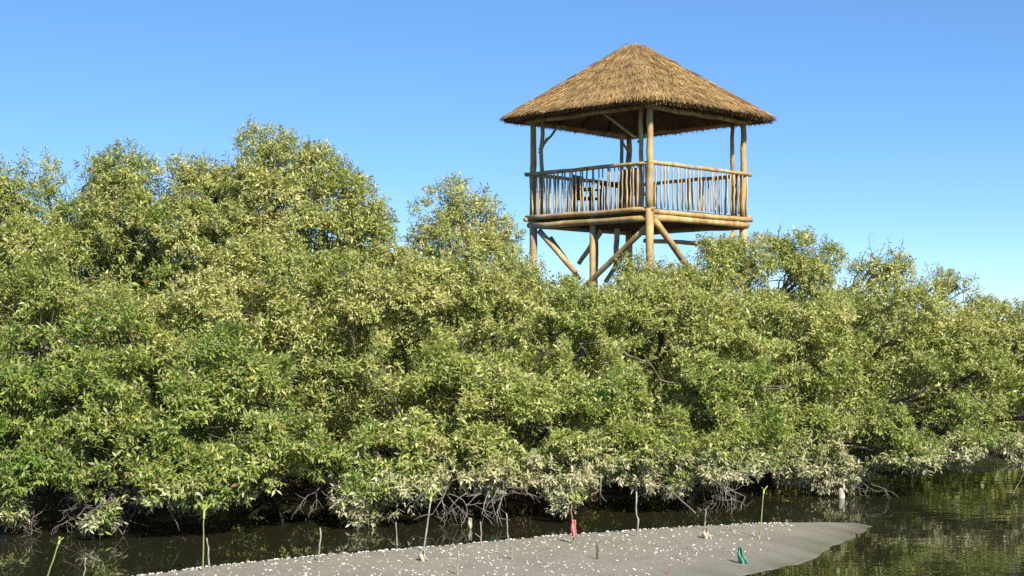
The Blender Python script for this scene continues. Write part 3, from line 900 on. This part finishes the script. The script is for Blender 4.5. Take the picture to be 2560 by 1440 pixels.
def seedling(label, base, top, r=.008, leaf=True, mat='green_stem', lsize=.07, nleaf=4, base_in_water=False, bend=.008, group='seedlings and sticks standing in the mud', bulb=True):
    b0 = G(*base) if base_in_water else on_mud(*base)
    t0 = at_y(top[0], top[1], b0.y)
    o = empty('mangrove_seedling', b0); tag(o, label, 'seedling', group)
    m = MB()
    pts = wander(b0 - Vector((0, 0, .06)), t0, 7, bend)
    m.tube([p - b0 for p in pts], list(np.linspace(r * 1.1, r * .75, 8)), 7)
    m.build('stem', M[mat], o)
    if leaf:
        ax = (t0 - pts[-2]).normalized()
        if bulb:
            m2 = MB(); L = lsize
            q = [t0 - b0 + ax * (t * L - L * .35) for t in (0, .2, .45, .7, .9)]
            m2.tube(q, [r * .8, r * 1.3, r * 1.5, r * 1.1, r * .4], 8)
            m2.build('bud', M['yellow_leaf'], o)
        for k in range(nleaf):
            an = k * 2 * math.pi / nleaf + .4
            d = ax + Vector((math.cos(an), math.sin(an) * .6, 0)) * .55
            m3 = MB(); blade(m3, t0 - b0 + ax * lsize * .3, d, lsize * random.uniform(.7, 1.1), lsize * .2, Vector((-math.sin(an), math.cos(an), 0)))
            m3.build('leaf', M['yellow_leaf'], o)
    return o

def stick(label, base, top, r=.008, mat='stick', water=False, bend=.025, twigs=0, name='stick', cat='stick', group='seedlings and sticks standing in the mud'):
    b0 = G(*base) if water else on_mud(*base)
    t0 = at_y(top[0], top[1], b0.y)
    m = MB()
    pts = wander(b0 - Vector((0, 0, .05)), t0, 7, bend)
    m.tube([p - b0 for p in pts], [r * random.uniform(.8, 1.15) * (1.1 - .3 * i / 7) for i in range(8)], 7)
    for k in range(twigs):
        s = pts[random.randrange(2, 7)] - b0
        e = s + Vector((random.uniform(-.07, .07), random.uniform(-.03, .03), random.uniform(.03, .09)))
        m.tube(wander(s, e, 3, .05), [r * .55, r * .5, r * .4, r * .3], 5)
    o = m.build(name, M[mat])
    o.location = b0
    tag(o, label, cat, group)
    return o

seedling('slanting yellow-green shoot near the lower left corner', (112, 1442), (147, 1358), .007, lsize=.055, nleaf=3, base_in_water=True)
stick('thin grey stick in the dark water right of the slanting shoot', (207, 1445), (214, 1393), .006, water=True)
seedling('tall green mangrove seedling with a swollen leafy tip, left of centre', (507, 1428), (510, 1290), .0065, lsize=.10, nleaf=4)
stick('short grey stick leaning against the tall green seedling', (528, 1420), (517, 1345), .008)
stick('pale upright stick at the far lip of the mud, right of the tall green seedling', (797, 1402), (800, 1319), .008)
stick('thin grey stick standing in the channel beside the pale leafed mangrove', (993, 1362), (990, 1306), .007, water=True)
seedling('tall thin seedling with a withered pale tip, above the cream rag', (1055, 1378), (1077, 1250), .008, mat='stick', lsize=.075, nleaf=3)
stick('thin pale stick at the mud edge below the tangle of bare branches', (1205, 1362), (1201, 1304), .007, twigs=1)
stick('pale straight stick at the mud edge right of the bare branches', (1272, 1352), (1266, 1283), .0075)
stick('small forked twig lying low on the mud below the straight stick', (1281, 1398), (1278, 1362), .007, twigs=3, mat='stick')
stick('short knobbly grey stick with white bits at the bottom of the picture', (1143, 1436), (1146, 1376), .008, twigs=1)
stick('thin dark stick that carries the pink cloth', (1432, 1358), (1430, 1262), .007, mat='brown_root')
stick('dark stubby stick with a thin pale top right of the pink cloth', (1494, 1398), (1493, 1360), .011, mat='oldwood')
stick('tall wavy pale stick in front of the dark hollow', (1591, 1341), (1591, 1229), .0085, bend=.05)
stick('short pale stick rising from the tent shaped dry leaf', (1762, 1325), (1764, 1272), .007)
stick('small forked twig on the mud left of the teal-green scrap', (1714, 1403), (1718, 1366), .007, twigs=3, mat='stick')
seedling('tall yellowish seedling with small buds near the tip of the mud bar', (1898, 1344), (1909, 1232), .0065, mat='green_stem', lsize=.06, nleaf=2)
stick('tiny dark twig at the bottom edge between the cream rag and the knobbly stick', (1131, 1438), (1127, 1424), .006, mat='brown_root')
stick('tiny twig on the wet tip of the mud bar', (2139, 1341), (2134, 1334), .007, mat='brown_root')
stick('thin leaning twig at the bottom edge left of the forked twig', (1662, 1436), (1680, 1410), .006, mat='brown_root')

def scrap(name, label, cat, mat, c, ln, wd, folds=5, lean=(0, 0), th=.006, group=None, pointed=True):
    """crumpled sheet standing on its lower edge: c = lower point"""
    m = MB(); nu_, nv_ = 9, 9
    def pt(u, v, side):
        taper = (1 - .72 * v) if pointed else (1 - .5 * abs(v - .45))
        x = (u - .5) * wd * taper
        y = .18 * wd * math.sin(u * folds * 2 + v * 3) + .12 * wd * math.cos(v * 7 + u * 2)
        z = ln * v + .08 * ln * math.sin(u * 7) * (1 - v)
        return Vector((x + lean[0] * v + .06 * wd * math.sin(v * 9), y + lean[1] * v + side * th, z))
    vs = [pt(i / (nu_ - 1), j / (nv_ - 1), s_) for s_ in (-1, 1) for j in range(nv_) for i in range(nu_)]
    fs = []
    o_ = nu_ * nv_
    for j in range(nv_ - 1):
        for i in range(nu_ - 1):
            a = j * nu_ + i
            fs.append((a, a + 1, a + nu_ + 1, a + nu_)); fs.append((o_ + a, o_ + a + nu_, o_ + a + nu_ + 1, o_ + a + 1))
    for i in range(nu_ - 1):
        fs.append((i, o_ + i, o_ + i + 1, i + 1)); a = (nv_ - 1) * nu_ + i
        fs.append((a, a + 1, o_ + a + 1, o_ + a))
    for j in range(nv_ - 1):
        a = j * nu_; fs.append((a, a + nu_, o_ + a + nu_, o_ + a)); a = j * nu_ + nu_ - 1
        fs.append((a, o_ + a, o_ + a + nu_, a + nu_))
    m.add(vs, fs)
    o = m.build(name, M[mat]); o.location = c
    tag(o, label, cat, group)
    return o

p = on_mud(1857, 1409); scrap('plastic_scrap', 'crumpled teal-green plastic scrap standing on the mud at right', 'litter', 'teal', p - Vector((0, 0, .01)), .155, .085, lean=(-.03, 0))
p = on_mud(1764, 1346); scrap('dry_leaf', 'tent shaped pale dry leaf on the far edge of the mud', 'dry leaf', 'dry_leaf', p - Vector((0, 0, .01)), .115, .10)
p = on_mud(1056, 1402); scrap('rag', 'crumpled cream rag at the foot of the tall thin seedling', 'rag', 'rag', p - Vector((0, 0, .01)), .105, .095)
p = at_y(1434, 1344, on_mud(1432, 1358).y - .012); scrap('pink_cloth', 'narrow pink cloth hanging on a thin stick at the mud edge', 'cloth', 'pink', p, .165, .05, pointed=False)
p = at_y(1228, 1252, 15.6); scrap('plastic_bag', 'dark teal plastic bag snagged in the bare branches under the trees', 'litter', 'teal', p, .15, .12, lean=(.06, 0))
p = at_y(1175, 1322, 14.75); scrap('brown_leaf', 'brown curled leaf hanging low over the channel below the bare branches', 'dry leaf', 'dry_leaf', p, .11, .045, pointed=False)

# white stump in the water
b = MB(); c = G(2103, 1246)
prof = [(0, .040), (.03, .043), (.07, .040), (.10, .032), (.13, .024), (.145, .01)]
b.tube([Vector((.006 * math.sin(z * 40), 0, z - .02)) for z, r in prof], [r for z, r in prof], 10)
b.tube([(.02, 0, .08), (.032, -.005, .13), (.036, 0, .165)], [.018, .014, .005], 6)
o = b.build('stump', M['rag']); o.location = c; tag(o, 'pale broken stump standing in the dark water, mirrored below', 'stump')

# leaning pole
b = MB(); a = P(1640, 1195, 15.9); e = P(1737, 1281, 14.9 + .6); e.z = max(e.z, .0)
b.tube([x - e for x in wander(a, e - (a - e) * .02, 6, .006)], [.009] * 7, 6)
o = b.build('pole', M['dead']); o.location = e; tag(o, 'long thin pale pole slanting from the leaves down to the water', 'pole')

# bare branch tangles
def tangle(label, box, Y, n, seed, r=.011, mat='dead', name='dead_branches', cat='branches', down=True, ry=.35):
    rs = random.Random(seed)
    x0, y0, x1, y1 = box
    b = MB(); c = P((x0 + x1) / 2, y1, Y)
    c.z = max(c.z, 0)
    def grow(p, d, ln, r, depth):
        pts = [p.copy()]
        k = 5
        for i in range(k):
            d = (d + Vector((rs.gauss(0, .17), rs.gauss(0, .15), rs.gauss(0, .17)))).normalized()
            p = p + d * ln / k
            if p.z < .01: p.z = .01; d.z = abs(d.z) * .3
            pts.append(p.copy())
        b.tube([q - c for q in pts], [r * (1 - .5 * i / k) for i in range(k + 1)], 5, False)
        if depth > 0:
            for _ in range(rs.choice((2, 3))):
                q = pts[rs.randrange(2, k + 1)]
                d2 = (d + Vector((rs.gauss(0, .8), rs.gauss(0, .4), rs.gauss(0, .6)))).normalized()
                grow(q, d2, ln * .62, r * .6, depth - 1)
    for _ in range(n):
        px = rs.uniform(x0, x1); 
        s = P(px, rs.uniform(y0 - 20, y0 + (y1 - y0) * .4), Y + rs.uniform(-.1, ry))
        d = Vector((rs.gauss(0, .7), -.4, -.35 if down else .5)).normalized()
        grow(s, d, rs.uniform(.18, .36), r * rs.uniform(.7, 1.1), 2)
    o = b.build(name, M[mat]); o.location = c
    tag(o, label, cat, kind='stuff')
    return o
tangle('tangle of bare grey branches under the low yellow-green tuft', (180, 1255, 370, 1345), 14.3, 16, 3, .008)
tangle('tangle of bare pale branches over the channel at the centre', (1100, 1215, 1270, 1300), 15.0, 15, 5, .008)
tangle('thin dark twigs hanging below the leaves at far left', (60, 1250, 160, 1330), 14.5, 7, 8, .006)
tangle('bundle of fine bare twigs hanging left of the tall yellowish seedling', (1770, 1195, 1830, 1235), 15.8, 9, 12, .0065)
tangle('bare twigs below the left rim of the pale leafed mangrove', (790, 1210, 880, 1290), 15.1, 8, 21, .007)
tangle('pale bent branch hanging over the black water at the right edge', (2520, 1165, 2570, 1200), 17.4, 3, 31, .008)
tangle('low bare twigs beside the white stump', (2120, 1215, 2180, 1240), 17.2, 5, 41, .006)
tangle('thin bare twigs under the arch of leaves right of the slanting pole', (1690, 1215, 1790, 1250), 16.4, 6, 44, .006)
# forked hanging twig
b = MB(); top = P(1503, 1185, 15.7)
pts = [P(1503, 1185, 15.7), P(1502, 1215, 15.7), P(1500, 1240, 15.7), P(1501, 1262, 15.7)]
b.tube([q - top for q in pts], [.009, .008, .007, .005], 6)
b.tube([P(1502, 1222, 15.7) - top, P(1490, 1232, 15.65) - top, P(1489, 1240, 15.65) - top], [.006, .005, .004], 5)
b.tube([P(1500, 1236, 15.7) - top, P(1508, 1246, 15.65) - top, P(1516, 1254, 15.65) - top], [.006, .005, .004], 5)
o = b.build('hanging_twig', M['dead']); o.location = top; tag(o, 'pale forked twig hanging down in the dark hollow at the centre', 'twig')

# brown root ball
b = MB(); c = G(885, 1312)
for k in range(90):
    an = random.uniform(0, 6.28); rr = random.uniform(.02, .11)
    a = Vector((rr * math.cos(an), rr * math.sin(an) * .6, random.uniform(0, .14)))
    e = a + Vector((random.gauss(0, .06), random.gauss(0, .04), random.gauss(-.02, .05)))
    e.z = max(e.z, -.01)
    b.tube(wander(a, e, 3, .15), [.006, .005, .004, .003], 4, False)
o = b.build('root_ball', M['brown_root']); o.location = c
tag(o, 'brown matted root ball at the waterline left of the pale leafed mangrove', 'roots')
b = MB(); b.tube([(0, 0, 0), (.004, 0, .015), (.006, 0, .035), (.004, 0, .055), (0, 0, .065)], [.01, .028, .034, .024, .006], 10)
o = b.build('coconut_husk', M['dry_leaf']); o.location = c + Vector((.0, -.09, .10)); tag(o, 'round tan husk caught on top of the brown root ball', 'husk')

# root mat along the bank and breathing roots: uncountable
b = MB()
for k in range(1500):
    px = random.choice((random.uniform(1240, 1500), random.uniform(1300, 1480), random.uniform(900, 2500), random.uniform(0, 560)))
    x = (px - 1280) / F * 15.5
    y = shore_y(x) + abs(random.gauss(0, .45)) + .25
    z = float(bank_z(np.array([[x]]), np.array([[y]]))[0][0, 0])
    h = random.uniform(.05, .22)
    b.tube([(x, y, z - .03), (x + random.gauss(0, .012), y, z + h * .5), (x + random.gauss(0, .03), y, z + h)], [.006, .005, .002], 4, False)
tag(b.build('breathing_roots', M['oldwood']), 'thin mangrove breathing roots crowding the shaded mud under the trees', 'roots', kind='stuff')  # darker wood than the bark: shade of the hollow put into the root colour
b = MB()
for k in range(420):
    px = random.uniform(1270, 1470); x = (px - 1280) / F * 15.6; y = shore_y(x) + random.uniform(0, .5)
    z = random.uniform(.25, .5)
    b.tube(wander((x, y, z), (x + random.gauss(0, .05), y + random.gauss(0, .05), .02), 3, .04), [.006, .005, .005, .004], 4, False)
for k in range(260):
    px = random.gauss(1360, 75); x = (px - 1280) / F * 15.4; y = shore_y(x) + random.uniform(-.06, .1)
    a = Vector((x, y, random.uniform(.0, .05)))
    b.tube(wander(a, a + Vector((random.gauss(0, .07), random.gauss(0, .05), random.gauss(.02, .02))), 3, .1), [.006, .006, .005, .003], 4, False)
tag(b.build('root_mat', M['brown_root']), 'brown hanging roots and debris along the bank behind the pink cloth', 'roots', kind='stuff')

# ------------------------------------------------------------------ shells
def shell_mesh(seed):
    rs = random.Random(seed)
    m = MB()
    prof = [(-1.0, .05), (-.7, .5), (-.3, .82), (.05, .9), (.35, .62), (.5, .7), (.72, .36), (.9, .3), (1.1, .04)]
    m.tube([Vector((t * .0135, .001 * math.sin(t * 3), .0055)) for t, r in prof], [r * .0085 * rs.uniform(.92, 1.08) for t, r in prof], 7, False)
    me = bpy.data.meshes.new('shell'); me.from_pydata(m.v, [], m.f); me.materials.append(M['shell'])
    me.polygons.foreach_set('use_smooth', [True] * len(me.polygons)); me.update()
    return me
SM = [shell_mesh(i) for i in range(4)]
spots = []
rs = random.Random(5)
fx = np.array([p.x for p in far_pts]); fy = np.array([p.y for p in far_pts])
tries = 0
while len(spots) < 950 and tries < 60000:
    tries += 1
    px = rs.uniform(200, 2080); py = rs.uniform(1300, 1450)
    # thinner towards the wet right hand tip and the very front
    if px > 1950 and rs.random() < (px - 1950) / 130: continue
    p = G(px, py, .055)
    d1 = dist_poly(np.array([p.x]), np.array([p.y]), far_pts)[0]; d2 = dist_poly(np.array([p.x]), np.array([p.y]), near_pts)[0]
    if not inside(np.array([p.x]), np.array([p.y]))[0] or d1 < .03: continue
    if d2 < .45 + .3 * rs.random(): continue
    if py > 1385 and rs.random() < .35: continue
    if math.sin(p.x * 3.3 + 2 * math.sin(p.y * 2.1)) + math.sin(p.y * 5) * .7 < -.6 and rs.random() < .6: continue
    spots.append((p.x, p.y, 1.0))
n_field = len(spots)
# the crowded lip
for k in range(400):
    px = rs.uniform(230, 1980)
    py = np.interp(px, [a[0] for a in FAR], [a[1] for a in FAR])
    p = G(px, py, .05)
    spots.append((p.x + rs.gauss(0, .02), p.y - abs(rs.gauss(.0, .07)) - .035, 1.15))
    if px > 1700 and rs.random() < .5: spots.pop()
spots.sort(key=lambda s: s[1])
rest = MB(); first = None
for i, (x, y, s_) in enumerate(spots):
    z = mz(x, y); sc_ = s_ * rs.choice((.4, .55, .7, .8, .9, 1.15)) * rs.uniform(.85, 1.1); an = rs.uniform(0, math.pi * 2) if rs.random() < .5 else rs.gauss(0, .5)
    me = SM[i % 4]
    if i < 300:
        o = bpy.data.objects.new('shell', me); COL.objects.link(o)
        o.location = (x, y, z); o.rotation_euler = (rs.uniform(-.3, .3), rs.uniform(-.2, .2), an); o.scale = (sc_,) * 3
        tag(o, 'small white snail shell lying on the nearer grey mud', 'shell', 'white snail shells scattered over the mud bar')
    else:
        Mx = Matrix.Translation((x, y, z)) @ Matrix.Rotation(an, 4, 'Z') @ Matrix.Scale(sc_, 4)
        rest.add([Mx @ v.co for v in me.vertices], [tuple(p_.vertices) for p_ in me.polygons])
tag(rest.build('shells', M['shell']), 'white snail shells strewn over the far part and lip of the mud bar', 'shells', kind='stuff')
